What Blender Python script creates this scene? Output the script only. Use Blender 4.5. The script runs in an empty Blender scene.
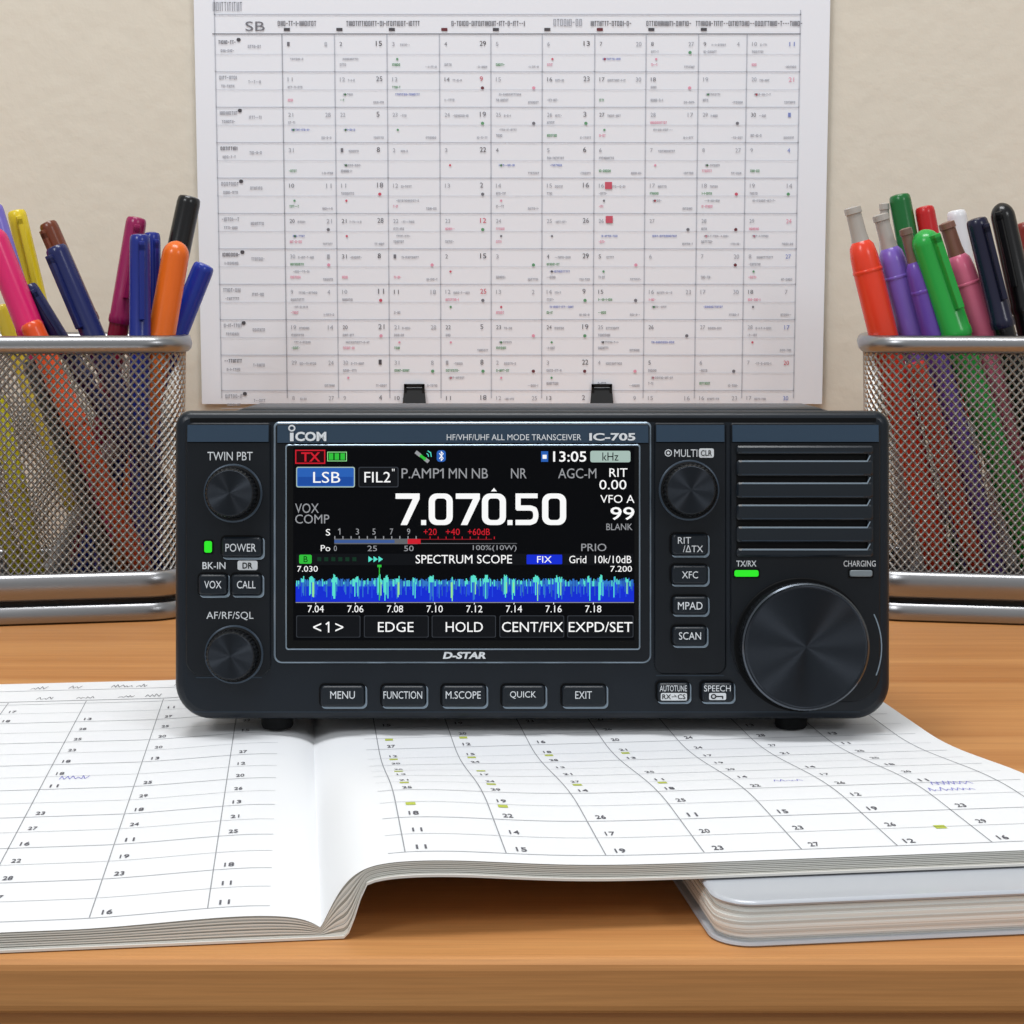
import bpy, math, random
from mathutils import Matrix, Vector
random.seed(7)
sc = bpy.context.scene
try:
    sc.view_settings.view_transform = 'Standard'
    sc.view_settings.look = 'None'
except Exception: pass

# ------------------------------------------------------------ camera numbers
F = 1777.0; TH = math.atan(212/F); CH = 0.1275; D = 0.5
sT, cT = math.sin(TH), math.cos(TH)
def onY(px, py, y):           # point of a vertical plane at distance y
    a=(px-512)/F; b=(512-py)/F
    t=y/(cT+b*sT)
    return Vector((a*t, y, CH+t*(-sT+b*cT)))
cam = bpy.data.cameras.new('camera'); cam.sensor_width=36; cam.lens=F/1024*36
cam.clip_start=0.01; cam.clip_end=50
co = bpy.data.objects.new('camera', cam); sc.collection.objects.link(co)
co.location=(0,0,CH); co.rotation_euler=(math.pi/2-TH,0,0); sc.camera=co

# ------------------------------------------------------------ materials
def lin(c):
    return tuple((v/255/12.92 if v/255<=0.04045 else ((v/255+0.055)/1.055)**2.4) for v in c)
MC={}
def mat(name, rgb, rough=0.5, metal=0.0, emit=0.0, spec=None, noise=0.0, nscale=200, bump=0.0, coat=0.0):
    if name in MC: return MC[name]
    m=bpy.data.materials.new(name); m.use_nodes=True
    nt=m.node_tree; b=nt.nodes['Principled BSDF']
    c=lin(rgb)
    b.inputs['Base Color'].default_value=(*c,1)
    b.inputs['Roughness'].default_value=rough
    b.inputs['Metallic'].default_value=metal
    if spec is not None: b.inputs['Specular IOR Level'].default_value=spec
    if coat: b.inputs['Coat Weight'].default_value=coat
    if emit:
        b.inputs['Emission Color'].default_value=(*c,1)
        b.inputs['Emission Strength'].default_value=emit
        b.inputs['Base Color'].default_value=(0.002,0.002,0.002,1)
        b.inputs['Specular IOR Level'].default_value=0.03
    if noise or bump:
        tc=nt.nodes.new('ShaderNodeTexCoord'); n=nt.nodes.new('ShaderNodeTexNoise')
        n.inputs['Scale'].default_value=nscale; n.inputs['Detail'].default_value=4
        nt.links.new(tc.outputs['Object'], n.inputs['Vector'])
        if noise:
            r=nt.nodes.new('ShaderNodeMapRange')
            r.inputs['To Min'].default_value=1-noise; r.inputs['To Max'].default_value=1+noise
            nt.links.new(n.outputs['Fac'], r.inputs['Value'])
            mx=nt.nodes.new('ShaderNodeVectorMath'); mx.operation='SCALE'
            mx.inputs[0].default_value=c
            nt.links.new(r.outputs['Result'], mx.inputs['Scale'])
            nt.links.new(mx.outputs['Vector'], b.inputs['Base Color'])
        if bump:
            bp=nt.nodes.new('ShaderNodeBump'); bp.inputs['Strength'].default_value=bump
            bp.inputs['Distance'].default_value=0.001
            nt.links.new(n.outputs['Fac'], bp.inputs['Height'])
            nt.links.new(bp.outputs['Normal'], b.inputs['Normal'])
    MC[name]=m
    return m

def wood(name, c1, c2, sx=3, sy=60, sz=60):
    m=bpy.data.materials.new(name); m.use_nodes=True
    nt=m.node_tree; b=nt.nodes['Principled BSDF']
    tc=nt.nodes.new('ShaderNodeTexCoord'); mp=nt.nodes.new('ShaderNodeMapping')
    mp.inputs['Scale'].default_value=(sx,sy,sz)
    n=nt.nodes.new('ShaderNodeTexNoise'); n.inputs['Scale'].default_value=1.0; n.inputs['Detail'].default_value=8
    n.inputs['Distortion'].default_value=0.5; n.inputs['Roughness'].default_value=0.65
    r=nt.nodes.new('ShaderNodeValToRGB')
    r.color_ramp.elements[0].position=0.32; r.color_ramp.elements[0].color=(*lin(c1),1)
    r.color_ramp.elements[1].position=0.68; r.color_ramp.elements[1].color=(*lin(c2),1)
    n2=nt.nodes.new('ShaderNodeTexNoise'); n2.inputs['Scale'].default_value=10; n2.inputs['Detail'].default_value=4
    mp2=nt.nodes.new('ShaderNodeMapping'); mp2.inputs['Scale'].default_value=(sx*2.0,sy*2.4,sz*2.4)
    r2=nt.nodes.new('ShaderNodeMapRange'); r2.inputs['From Min'].default_value=0.3; r2.inputs['From Max'].default_value=0.7
    r2.inputs['To Min'].default_value=0.87; r2.inputs['To Max'].default_value=1.04
    mx=nt.nodes.new('ShaderNodeVectorMath'); mx.operation='SCALE'
    L=nt.links.new
    L(tc.outputs['Object'],mp.inputs['Vector']); L(mp.outputs['Vector'],n.inputs['Vector']); L(n.outputs['Fac'],r.inputs['Fac'])
    L(tc.outputs['Object'],mp2.inputs['Vector']); L(mp2.outputs['Vector'],n2.inputs['Vector'])
    L(n2.outputs['Fac'],r2.inputs['Value']); L(r.outputs['Color'],mx.inputs[0]); L(r2.outputs['Result'],mx.inputs['Scale'])
    L(mx.outputs['Vector'],b.inputs['Base Color'])
    b.inputs['Roughness'].default_value=0.5; b.inputs['Specular IOR Level'].default_value=0.3
    return m

# ------------------------------------------------------------ mesh helpers
class MB:
    def __init__(s): s.v=[]; s.f=[]; s.m=[]; s.mats=[]
    def mi(s,m):
        if m not in s.mats: s.mats.append(m)
        return s.mats.index(m)
    def add(s,vs,fs,m):
        o=len(s.v); s.v.extend([tuple(v) for v in vs]); k=s.mi(m)
        for f in fs: s.f.append([i+o for i in f]); s.m.append(k)
    def obj(s,name,angle=35,smooth=True):
        me=bpy.data.meshes.new(name); me.from_pydata(s.v,[],s.f)
        for m in s.mats: me.materials.append(m)
        me.polygons.foreach_set('material_index',s.m)
        if smooth:
            me.polygons.foreach_set('use_smooth',[True]*len(s.f))
            me.set_sharp_from_angle(angle=math.radians(angle))
        me.update()
        o=bpy.data.objects.new(name,me); sc.collection.objects.link(o); return o
WM={}
def place(o,M,parent=None):
    WM[o.name]=M
    if parent is not None:
        o.parent=parent; o.matrix_basis=WM[parent.name].inverted()@M
    else: o.matrix_basis=M
    return o
def empty(name,M,label,cat,group=None):
    o=bpy.data.objects.new(name,None); o.empty_display_size=0.01; sc.collection.objects.link(o)
    place(o,M); o['label']=label; o['category']=cat
    if group: o['group']=group
    return o
I4=Matrix.Identity(4)

def rr(x0,y0,x1,y1,r,n=6):
    """rounded rectangle outline, y increases downward; r number or (tl,tr,br,bl); counter-clockwise seen from front"""
    if not isinstance(r,(tuple,list)): r=(r,)*4
    mr=min(abs(x1-x0),abs(y1-y0))/2
    r=[max(min(q,mr*0.9999),mr*0.001) for q in r]
    pts=[]
    for (cx,cy,q,a0) in ((x0+r[0],y0+r[0],r[0],270),(x0+r[3],y1-r[3],r[3],180),(x1-r[2],y1-r[2],r[2],90),(x1-r[1],y0+r[1],r[1],0)):
        for i in range(n+1):
            a=math.radians(a0-90*i/n)
            pts.append((cx+q*math.cos(a),cy+q*math.sin(a)))
    return pts
S=D/F
def P(x,y,z=0): return ((x-512)*S,(512-y)*S,z*S)
def loft(mb,x0,y0,x1,y1,r,levels,m,mtop=None,n=6,T=P):
    """levels: (inset,z) from back to front"""
    rings=[]
    for ins,z in levels:
        rad=tuple(max(q-ins,abs(x1-x0)*0.001) for q in (r if isinstance(r,(tuple,list)) else (r,)*4))
        rings.append([T(x,y,z) for x,y in rr(x0+ins,y0+ins,x1-ins,y1-ins,rad,n)])
    N=len(rings[0]); vs=[v for rg in rings for v in rg]; fs=[]
    for k in range(len(rings)-1):
        for i in range(N):
            j=(i+1)%N; fs.append([k*N+i,k*N+j,(k+1)*N+j,(k+1)*N+i])
    mb.add(vs,fs,m)
    mb.add(rings[-1],[list(range(N))],mtop or m)
    mb.add(rings[0],[list(range(N))[::-1]],m)
def quad(mb,x0,y0,x1,y1,z,m,T=P):
    mb.add([T(x0,y1,z),T(x1,y1,z),T(x1,y0,z),T(x0,y0,z)],[[0,1,2,3]],m)
def frame(mb,x0,y0,x1,y1,w,z,m,T=P):
    quad(mb,x0,y0,x1,y0+w,z,m,T); quad(mb,x0,y1-w,x1,y1,z,m,T)
    quad(mb,x0,y0+w,x0+w,y1-w,z,m,T); quad(mb,x1-w,y0+w,x1,y1-w,z,m,T)
def plate(mb,x0,y0,x1,y1,r,z,m,T=P,n=4):
    pts=rr(x0,y0,x1,y1,r,n); mb.add([T(x,y,z) for x,y in pts],[list(range(len(pts)))],m)
def stroke(mb,pts,w,z,m,T=P):
    for (ax,ay),(bx,by) in zip(pts,pts[1:]):
        dx,dy=bx-ax,by-ay; L=math.hypot(dx,dy) or 1e-9
        nx,ny=-dy/L*w/2,dx/L*w/2
        mb.add([T(ax+nx,ay+ny,z),T(bx+nx,by+ny,z),T(bx-nx,by-ny,z),T(ax-nx,ay-ny,z)],[[0,1,2,3]],m)
    for (ax,ay) in pts[1:-1]:
        mb.add([T(ax+w/2*math.cos(k*math.pi/4),ay-w/2*math.sin(k*math.pi/4),z+0.001) for k in range(8)],[list(range(8))],m)
TC={}
def glyph(s,bold):
    k=(s,bold)
    if k in TC: return TC[k]
    c=bpy.data.curves.new('t','FONT'); c.body=s; c.size=1; c.resolution_u=3
    if bold: c.offset=bold
    o=bpy.data.objects.new('t',c); sc.collection.objects.link(o)
    dg=bpy.context.evaluated_depsgraph_get(); me=bpy.data.meshes.new_from_object(o.evaluated_get(dg))
    vs=[(v.co.x,v.co.y) for v in me.vertices]; fs=[list(p.vertices) for p in me.polygons]
    bpy.data.objects.remove(o); bpy.data.curves.remove(c); bpy.data.meshes.remove(me)
    xs=[v[0] for v in vs]; ys=[v[1] for v in vs]
    a,b,c2,d=min(xs),max(xs),min(ys),max(ys)
    TC[k]=([((x-a)/(b-a or 1),(y-c2)/(d-c2 or 1)) for x,y in vs],fs)
    return TC[k]
def text(mb,s,x0,y0,x1,y1,z,m,bold=0.0,T=P,italic=0.0):
    vs,fs=glyph(s,bold); h=y1-y0
    mb.add([T(x0+u*(x1-x0)+italic*v*abs(h),y1-v*h,z) for u,v in vs],fs,m)
def lathe(mb,prof,m,seg=48,knurl=None,T=None,capm=None):
    T=T or (lambda x,y,z:(x*S,y*S,z*S))
    vs=[];fs=[]
    for k,(r,z) in enumerate(prof):
        for i in range(seg):
            q=r
            if knurl and knurl[0]<=k<=knurl[1]: q=r-(knurl[2] if i%2 else 0)
            a=2*math.pi*i/seg; vs.append(T(q*math.cos(a),q*math.sin(a),z))
    for k in range(len(prof)-1):
        for i in range(seg):
            j=(i+1)%seg; fs.append([k*seg+i,k*seg+j,(k+1)*seg+j,(k+1)*seg+i])
    mb.add(vs,fs,m)
    mb.add(vs[-seg:],[list(range(seg))],capm or m)
    mb.add(vs[:seg],[list(range(seg))[::-1]],m)
def box(mb,a,b,m):
    x0,y0,z0=a;x1,y1,z1=b
    vs=[(x0,y0,z0),(x1,y0,z0),(x1,y1,z0),(x0,y1,z0),(x0,y0,z1),(x1,y0,z1),(x1,y1,z1),(x0,y1,z1)]
    mb.add(vs,[[3,2,1,0],[4,5,6,7],[0,1,5,4],[1,2,6,5],[2,3,7,6],[3,0,4,7]],m)
def bevel(o,w,seg=3):
    b=o.modifiers.new('bevel','BEVEL'); b.width=w; b.segments=seg; b.limit_method='ANGLE'; return o

# ------------------------------------------------------------ room
WALLY=0.832; TBF=0.333
wallm=mat('wall_plaster',(224,217,202),0.9,noise=0.02,nscale=90,bump=0.5)
mb=MB(); box(mb,(-2,WALLY,-0.75),(2,WALLY+0.1,1.8),wallm); o=mb.obj('wall_back',smooth=False); o['kind']='structure'
mb=MB(); box(mb,(-2,-1.2,-0.8),(2,WALLY+0.1,-0.75),mat('floor_vinyl',(150,140,128),0.6,noise=0.08,nscale=8)); o=mb.obj('floor',smooth=False); o['kind']='structure'

# ------------------------------------------------------------ desk
W1=wood('desk_wood',(182,120,66),(208,150,92),2.0,85,85)
desk=empty('desk',Matrix.Translation((0,0.58,-0.75)),'light orange-brown wooden desk with horizontal grain','desk')
mb=MB(); box(mb,(-0.7,TBF,-0.0115),(0.7,WALLY-0.001,0),W1); o=mb.obj('tabletop',smooth=False); bevel(o,0.0022); place(o,I4,desk)
mb=MB(); box(mb,(-0.66,TBF+0.004,-0.10),(0.66,TBF+0.022,-0.0117),W1); o=mb.obj('apron',smooth=False); bevel(o,0.0015); place(o,I4,desk)
for lx in (-0.64,0.60):
    for ly in (TBF+0.024,WALLY-0.06):
        mb=MB(); box(mb,(lx,ly,-0.75),(lx+0.04,ly+0.04,-0.0117),W1); o=mb.obj('leg',smooth=False); bevel(o,0.002); place(o,I4,desk)

# ------------------------------------------------------------ wall calendar
paper=mat('calendar_paper',(240,243,250),0.75)
CY=0.8285
cs=0.000459
def K(px,py,z=0):       # sheet coordinates
    v=onY(512,py,CY)
    return ((px-512)*cs, CY-0.0002-z*0.0001, v.z)
cblk=mat('print_black',(120,120,128),0.8); cgry=mat('print_grey',(174,177,186),0.8); clt=mat('print_line',(192,196,206),0.8)
cred=mat('print_red',(208,90,110),0.8); cgrn=mat('print_green',(100,158,116),0.8); cblu=mat('print_blue',(130,145,205),0.8); cpnk=mat('print_pink',(232,160,182),0.8)
cmar=mat('print_maroon',(110,50,58),0.8); cfnt=mat('print_faint',(216,220,228),0.8); cdk=mat('print_dark',(80,78,84),0.8)
cal=empty('wall_calendar',Matrix.Translation((0,CY,0.17)),'large white wall planner sheet printed with a grid of numbered days','calendar')
mb=MB()
t=onY(512,-60,CY).z; b=onY(512,404,CY).z
box(mb,(-0.1445,CY,b),(0.1445,CY+0.0012,t),paper)
def scrib(mb,x0,y,x1,h,m,T,z=1,w=0.7):
    x=x0
    while x<x1:
        k=random.random()
        if k<0.35: quad(mb,x,y-h,x+w,y,z,m,T); x+=w*1.6
        elif k<0.6: quad(mb,x,y-h,x+w*2.2,y-h+w,z,m,T); quad(mb,x+w*0.6,y-h,x+w*1.4,y,z,m,T); x+=w*3
        elif k<0.85: frame(mb,x,y-h,x+w*2.6,y,w*0.8,z,m,T); x+=w*3.6
        else: quad(mb,x,y-h*0.6,x+w*2,y-h*0.6+w,z,m,T); x+=w*3
cols=[284,336,388,440,491,542,594,645,697,745]
rows=[36+35.4*i for i in range(11)]
quad(mb,217,-40,218,398,1,clt,K); quad(mb,797,10,798,398,1,clt,K)
quad(mb,217,14,798,15,1,clt,K)
for x in cols: quad(mb,x-0.5,34,x+0.5,398,1,cgry if x in (284,) else clt,K)
quad(mb,215,33.5,798,34.5,1,cblk,K)
for y in rows[1:]: quad(mb,217,y,798,y+0.8,1,clt,K)
for y in rows: quad(mb,217,y+18,798,y+18.5,1,cfnt,K)
text(mb,'SB',248,21.5,267,31,1,cblk,0.0,K)
scrib(mb,216,11,244,9,cgry,K,w=1.0)
for a,c in ((280,318),(348,421),(452,524),(590,630),(645,690),(694,798)): scrib(mb,a,26,c,5,cblk,K,w=0.8)
scrib(mb,553,26,582,7,cgry,K,w=1.0)
for x in cols[:-1]: quad(mb,x+2,28,x+8,31,1,cmar if x in(440,594) else cdk,K)
num=0
def n2(mb,s,x,y,h,m,bold=0.0):
    s=str(s); w=h*0.62*len(s); text(mb,s,x,y,x+w,y+h,1,m,bold,K); return w
for ri,y in enumerate(rows):
    scrib(mb,221,y+8,238,3.6,cblk if ri%3==0 else cgry,K,w=0.7)
    if ri%2==0: plate(mb,239,y+2,243,y+5.5,1.5,1,cdk,K)
    scrib(mb,223,y+16,236,2.6,cgry,K,w=0.6)
    scrib(mb,250,y+12,262,3,cgry,K,w=0.6)
    for ci,x in enumerate(cols):
        nx=(cols[ci+1] if ci<9 else 797)
        num=(num%31)+1
        n2(mb,num,x+5,y+6,4.0,random.choice([cblk,cgry,cgry]))
        m2=cred if (ci==3 and ri%2) else cblk
        if ci==9: m2=random.choice([cred,cblu,cpnk,cgry])
        if ci in (1,3,5): n2(mb,(num*7)%30+1,nx-11,y+5,4.9,m2 if ri%3 else cdk,0.0)
        elif ci==9 or random.random()<0.5: n2(mb,(num*7)%30+1,nx-10,y+6,4.3,m2 if ci==9 else cgry)
        if random.random()<0.5: scrib(mb,x+13,y+10,x+13+random.uniform(6,18),2.2,cgry,K,w=0.5)
        if random.random()<0.50: scrib(mb,x+5,y+17,x+5+random.uniform(5,16),2.4,random.choice([cgry,cgry,cpnk,cgrn,cgry]),K,w=0.5)
        if random.random()<0.35: scrib(mb,x+8,y+24,x+8+random.uniform(8,26),2.0,random.choice([cgry,cgry,cgry,cblu]),K,w=0.5)
        if random.random()<0.55: scrib(mb,x+5,y+30,x+5+random.uniform(4,12),2.6,random.choice([cgry,cgry,cpnk,cgrn]),K,w=0.5)
        if random.random()<0.28: plate(mb,nx-10,y+15,nx-6.8,y+18.2,1.5,1,random.choice([cred,cmar,cgrn,cpnk,cblk]),K)
        if random.random()<0.4: plate(mb,x+9,y+22,x+11.2,y+24.2,1,1,random.choice([cred,cpnk,cgrn,cgrn,cblk]),K)
        if random.random()<0.6: scrib(mb,nx-14,y+32,nx-4,2.2,cgry,K,w=0.5)
for (x,y) in ((605,185),(606,219)): quad(mb,x,y-3,x+7,y+4,2,cred,K)
o=mb.obj('sheet',smooth=False); place(o,I4,cal)
# binder clips
bk=mat('clip_black',(14,14,16),0.5,spec=0.3)
for px in (413,603):
    x=(px-512)*cs; z=onY(512,404,CY).z
    M=Matrix.Translation((x,CY,z))
    e=empty('binder_clip',M,'small black metal binder clip gripping the bottom of the wall planner','binder clip','binder clips on the wall planner')
    mb=MB(); w=0.0055
    vs=[(-w,-0.0042,-0.0012),(w,-0.0042,-0.0012),(w,0.0022,-0.0012),(-w,0.0022,-0.0012),
        (-w*0.86,-0.0006,0.0075),(w*0.86,-0.0006,0.0075),(w*0.86,-0.0003,0.0075),(-w*0.86,-0.0003,0.0075)]
    mb.add(vs,[[3,2,1,0],[4,5,6,7],[0,1,5,4],[1,2,6,5],[2,3,7,6],[3,0,4,7]],bk)
    o=mb.obj('clip_body',smooth=False); bevel(o,0.0004); place(o,M,e)
    mb=MB()
    for a,c in (((-0.0048,-0.0016,0.0045),(-0.0036,-0.0009,0.0092)),((0.0036,-0.0016,0.0045),(0.0048,-0.0009,0.0092)),((-0.0048,-0.0016,0.0078),(0.0048,-0.0009,0.0094))):
        box(mb,a,c,bk)
    o=mb.obj('clip_handle',smooth=False); place(o,M,e)

# ------------------------------------------------------------ open planner book
AL=math.radians(6.8); ex=Vector((math.cos(AL),math.sin(AL),0)); ey=Vector((-math.sin(AL),math.cos(AL),0))
OB=Vector((-0.0385,0.344,0)); BL=0.233; BW=0.173; TKR=0.0027
def sm(a,b,x):
    x=max(0,min(1,(x-a)/(b-a))); return x*x*(3-2*x)
def top(s,t):
    k=1-sm(0.040,0.130,t)
    s0=0.0026
    if s<0:
        q=-s
        return s0+(0.0056-s0)*(1-math.exp(-(q/0.0040)))-0.0014*sm(0.012,0.05,q)
    H=0.0057+0.0073*k+0.0026*k*math.exp(-((s-0.019)/0.026)**2)
    return s0+(H-s0)*(1-math.exp(-(s/0.0044)**1.3))
def bot(s,t):
    if s<0: return 0.0008
    g=sm(0.0046,0.0098,s)
    return 0.0008+(max(0.0008,top(s,t)-TKR)-0.0008)*g
def B(s,t,z): return OB+ex*s+ey*t+Vector((0,0,z))
pg=mat('page_paper',(230,232,235),0.8); pe1=mat('page_edge',(230,229,222),0.8); pe2=mat('page_edge_stripe',(188,185,175),0.9)  # grey stripes mark the page layers along the block edge
gl=mat('book_grid',(178,181,186),0.8); gl2=mat('book_grid_column',(138,140,146),0.8); bkb=mat('book_print',(92,92,100),0.8)
hil=mat('highlight_yellow',(178,190,76),0.8); ink=mat('ink_blue',(120,120,205),0.8)
book=empty('open_planner',Matrix.Translation(OB),'open white planner book with gridded date pages and handwritten notes','book')
def BT(x,y,z): return B(x,y,top(x,y)+0.00008+z*0.00004)
def block(sgn,name):
    mb=MB(); ns,nt=72,36
    ss=[sgn*BW*(i/ns)**2.2 for i in range(ns+1)]; ts=[BL*j/nt for j in range(nt+1)]
    if sgn<0: ss=ss[::-1]
    g=[B(s,t,top(s,t)) for t in ts for s in ss]; N=ns+1
    mb.add(g,[[j*N+i,j*N+i+1,(j+1)*N+i+1,(j+1)*N+i] for j in range(nt) for i in range(ns)],pg)
    g=[B(s,t,bot(s,t)) for t in ts for s in ss]
    mb.add(g,[[(j+1)*N+i,(j+1)*N+i+1,j*N+i+1,j*N+i] for j in range(nt) for i in range(ns)],pe1)
    path=[(s,0) for s in ss]+[(ss[-1],t) for t in ts[1:]]+[(s,BL) for s in ss[::-1][1:]]+[(ss[0],t) for t in ts[::-1][1:]]
    NL=14
    for k in range(NL):
        rowv=[]
        for (s,t) in path:
            a,b_=top(s,t),bot(s,t)
            d=0.00020*(k%2)
            s2=s-math.copysign(d,s) if abs(s)>BW-1e-6 else s; t2=t+d if t==0 else t
            rowv.append((B(s2,t2,b_+(a-b_)*k/NL),B(s2,t2,b_+(a-b_)*(k+1)/NL)))
        vs=[p for pr in rowv for p in pr]
        mb.add(vs,[[2*i,2*i+2,2*i+3,2*i+1] for i in range(len(path)-1)],pe2 if k%4==1 else pe1)
    return mb
def bline(mb,s0,t0,s1,t1,w,m,seg=20,z=0):
    L=math.hypot(s1-s0,t1-t0); ns_,nt_=-(t1-t0)/L*w/2,(s1-s0)/L*w/2
    vs=[]
    for i in range(seg+1):
        s=s0+(s1-s0)*i/seg;t=t0+(t1-t0)*i/seg
        vs+= [BT(s+ns_,t+nt_,z),BT(s-ns_,t-nt_,z)]
    mb.add(vs,[[2*i,2*i+1,2*i+3,2*i+2] for i in range(seg)],m)
def bnum(mb,n_,x,t,h,m,bold=0.0):
    s_=str(n_); w=h*0.40*len(s_)
    vs,fs=glyph(s_,bold)
    mb.add([BT(x+u*w,t+v*h,1) for u,v in vs],fs,m)
def bscrib(mb,x,t,w,h,m,lw=0.00020):
    pts=[];n=int(w/0.0007)
    for i in range(n): pts.append((x+i*0.0007+random.uniform(-.0003,.0003),t+(h if i%2 else 0)*random.uniform(0.3,1)))
    for a,c in zip(pts,pts[1:]): bline(mb,a[0],a[1],c[0],c[1],lw,m,1,1)
mb=block(-1,'l')
rowt=[0.006+0.0245*i for i in range(9)]
lc=[-0.0225-0.0235*i for i in range(7)]
for s in lc: bline(mb,s,0.006,s,0.205,0.00022,gl2,40)
for t in rowt: bline(mb,-BW+0.003,t,-0.010,t,0.00034,gl,40)
for t in rowt[:-1]: bline(mb,-BW+0.003,t+0.0122,-0.010,t+0.0122,0.00020,gl,40)
bline(mb,-BW+0.003,0.206,-0.010,0.206,0.0005,gl2,40); bline(mb,-BW+0.003,0.2215,-0.010,0.2215,0.0004,gl,40)
for i,s in enumerate(lc):
    for j,t in enumerate(rowt[:-1]):
        bnum(mb,(i*5+j*7)%19+11,s+0.0022,t+0.0016,0.0027,bkb,0.015)
        if (i+j)%4!=1: bnum(mb,(i*3+j*5)%19+11,s+0.0022,t+0.0137,0.0026,bkb,0.01)
for s in (-0.028,-0.040,-0.052,-0.060,-0.073,-0.085,-0.105,-0.112,-0.13): 
    bscrib(mb,s,0.2085,random.uniform(.006,.009),0.004,bkb); bscrib(mb,s-0.004,0.2235,random.uniform(.004,.008),0.005,bkb)
bscrib(mb,-0.090,0.054,0.014,0.004,ink,0.0003); bscrib(mb,-0.088,0.050,0.010,0.003,ink,0.0003); bscrib(mb,-0.066,0.113,0.009,0.0035,ink)
o=mb.obj('page_block',40); place(o,I4,book)
mb=block(1,'r')
rc=[0.0175+0.0208*i for i in range(8)]
for s in rc: bline(mb,s,0.006,s,0.20,0.00024,gl2,50)
for t in rowt: bline(mb,0.014,t,BW-0.004,t,0.00034,gl,50)
for t in rowt[:-1]: bline(mb,0.014,t+0.0122,BW-0.004,t+0.0122,0.00020,gl,50)
bline(mb,0.014,0.206,BW-0.004,0.206,0.0004,gl2,50)
for i,s in enumerate(rc[:-1]):
    for j,t in enumerate(rowt[:-1]):
        bnum(mb,(i*4+j*7)%19+11,s+0.0024,t+0.0016,0.0028,bkb,0.015)
        if (i*2+j)%4!=1: bnum(mb,(i*3+j*5)%19+11,s+0.0024,t+0.0137,0.0027,bkb,0.01)
        if (i<2 and j in (1,2,3,4,5)) or (i in(2,3) and j in (2,4)):
            a=s+0.0022; bline(mb,a,t+0.0105,a+0.0022,t+0.0105,0.0022,hil,2)
bscrib(mb,0.146,0.052,0.011,0.004,ink); bscrib(mb,0.143,0.046,0.012,0.0035,ink); bscrib(mb,0.110,0.062,0.008,0.003,ink)
a=0.134; bline(mb,a,0.018,a+0.0025,0.018,0.0025,hil,2)
o=mb.obj('page_block',40); place(o,I4,book)
# covers
cv=mat('cover_offwhite',(226,224,218),0.6)
mb=MB(); nt=30
hs=[(BW+0.001)*(i/60)**1.9 for i in range(61)]
ss=[-q for q in hs[:0:-1]]+hs; ns=len(ss)-1
ts=[-0.0006+(BL+0.0012)*j/nt for j in range(nt+1)]; N=ns+1
gt=[B(s,t,bot(s,max(t,0))-0.00005) for t in ts for s in ss]; gb=[B(s,t,bot(s,max(t,0))-0.00055) for t in ts for s in ss]
mb.add(gt,[[j*N+i,j*N+i+1,(j+1)*N+i+1,(j+1)*N+i] for j in range(nt) for i in range(ns)],cv)
mb.add(gb,[[(j+1)*N+i,(j+1)*N+i+1,j*N+i+1,j*N+i] for j in range(nt) for i in range(ns)],cv)
idx=[i for i in range(N)]+[j*N+ns for j in range(1,nt+1)]+[nt*N+i for i in range(ns-1,-1,-1)]+[j*N for j in range(nt-1,-1,-1)]
vs=[p for k in idx for p in (gb[k],gt[k])]
mb.add(vs,[[2*i,2*i+2,2*i+3,2*i+1] for i in range(len(idx)-1)],cv)
o=mb.obj('cover',40); place(o,I4,book)

# ------------------------------------------------------------ pocket notebook under the page
A2=math.radians(7.0)
NM=Matrix.Translation((0.0405,0.3385,0))@Matrix.Rotation(A2,4,'Z')
nb=empty('notebook',NM,'thick closed notebook with rounded corners and pale grey plastic cover','notebook')
def TM(x,y,z): return (x,-y,z)
npg=mat('notebook_pages',(236,235,230),0.8); npe=mat('notebook_page_stripe',(206,204,198),0.8); ncv=mat('notebook_cover',(186,190,197),0.3,coat=0.3)  # every few page layers are a greyer stripe
mb=MB()
for k in range(16):
    z0=0.0009+0.0074*k/16; z1=0.0009+0.0074*(k+1)/16; u=(k+0.5)/16*2-1; i=0.0006+0.0012*u*u+0.00012*(k%2)
    loft(mb,i,-0.062+i,0.11-i,-i,0.007,[(0,z0),(0,z1)],npg if k%4 else npe,T=TM,n=8)
o=mb.obj('page_block'); place(o,NM,nb)
mb=MB(); loft(mb,0,-0.062,0.11,0,0.008,[(0.0005,0),(0,0.0004),(0.0002,0.0009)],ncv,T=TM,n=10); o=mb.obj('back_cover'); place(o,NM,nb)
mb=MB(); loft(mb,0.0004,-0.0616,0.1096,-0.0004,0.008,[(0.0002,0.0083),(0,0.0087),(0.0002,0.0090),(0.0008,0.0093)],ncv,T=TM,n=10); o=mb.obj('front_cover'); place(o,NM,nb)

# ------------------------------------------------------------ radio transceiver
FM=Matrix(((1,0,0,0),(0,sT,-cT,D*cT),(0,cT,sT,CH-D*sT),(0,0,0,1)))  # local x right, y up, z to viewer
rad=empty('radio_transceiver',Matrix.Translation((0.0057,0.53,0.0060)),'dark slate radio transceiver with lit screen and big tuning dial','radio')
case=mat('radio_case',(15,23,32),0.32,spec=0.35,bump=0.03,nscale=3000)
case2=mat('radio_plate',(10,16,23),0.4,spec=0.3,bump=0.03,nscale=3000)
band_hl=mat('radio_band_highlight',(48,66,84),0.38,0.2,spec=0.3)  # lighter colour paints the highlight on the sloped top strips
trim_glint=mat('radio_trim_and_glint',(140,156,170),0.3,0.5)  # silver bezel trim, also painted highlights on buttons, slats and crescent
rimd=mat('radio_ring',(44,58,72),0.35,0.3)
dark=mat('radio_recess',(4,5,7),0.6,spec=0.15)
wht=mat('label_white',(214,218,222),0.6)
glass=mat('screen_glass',(3,4,5),0.15,spec=0.25)
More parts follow.
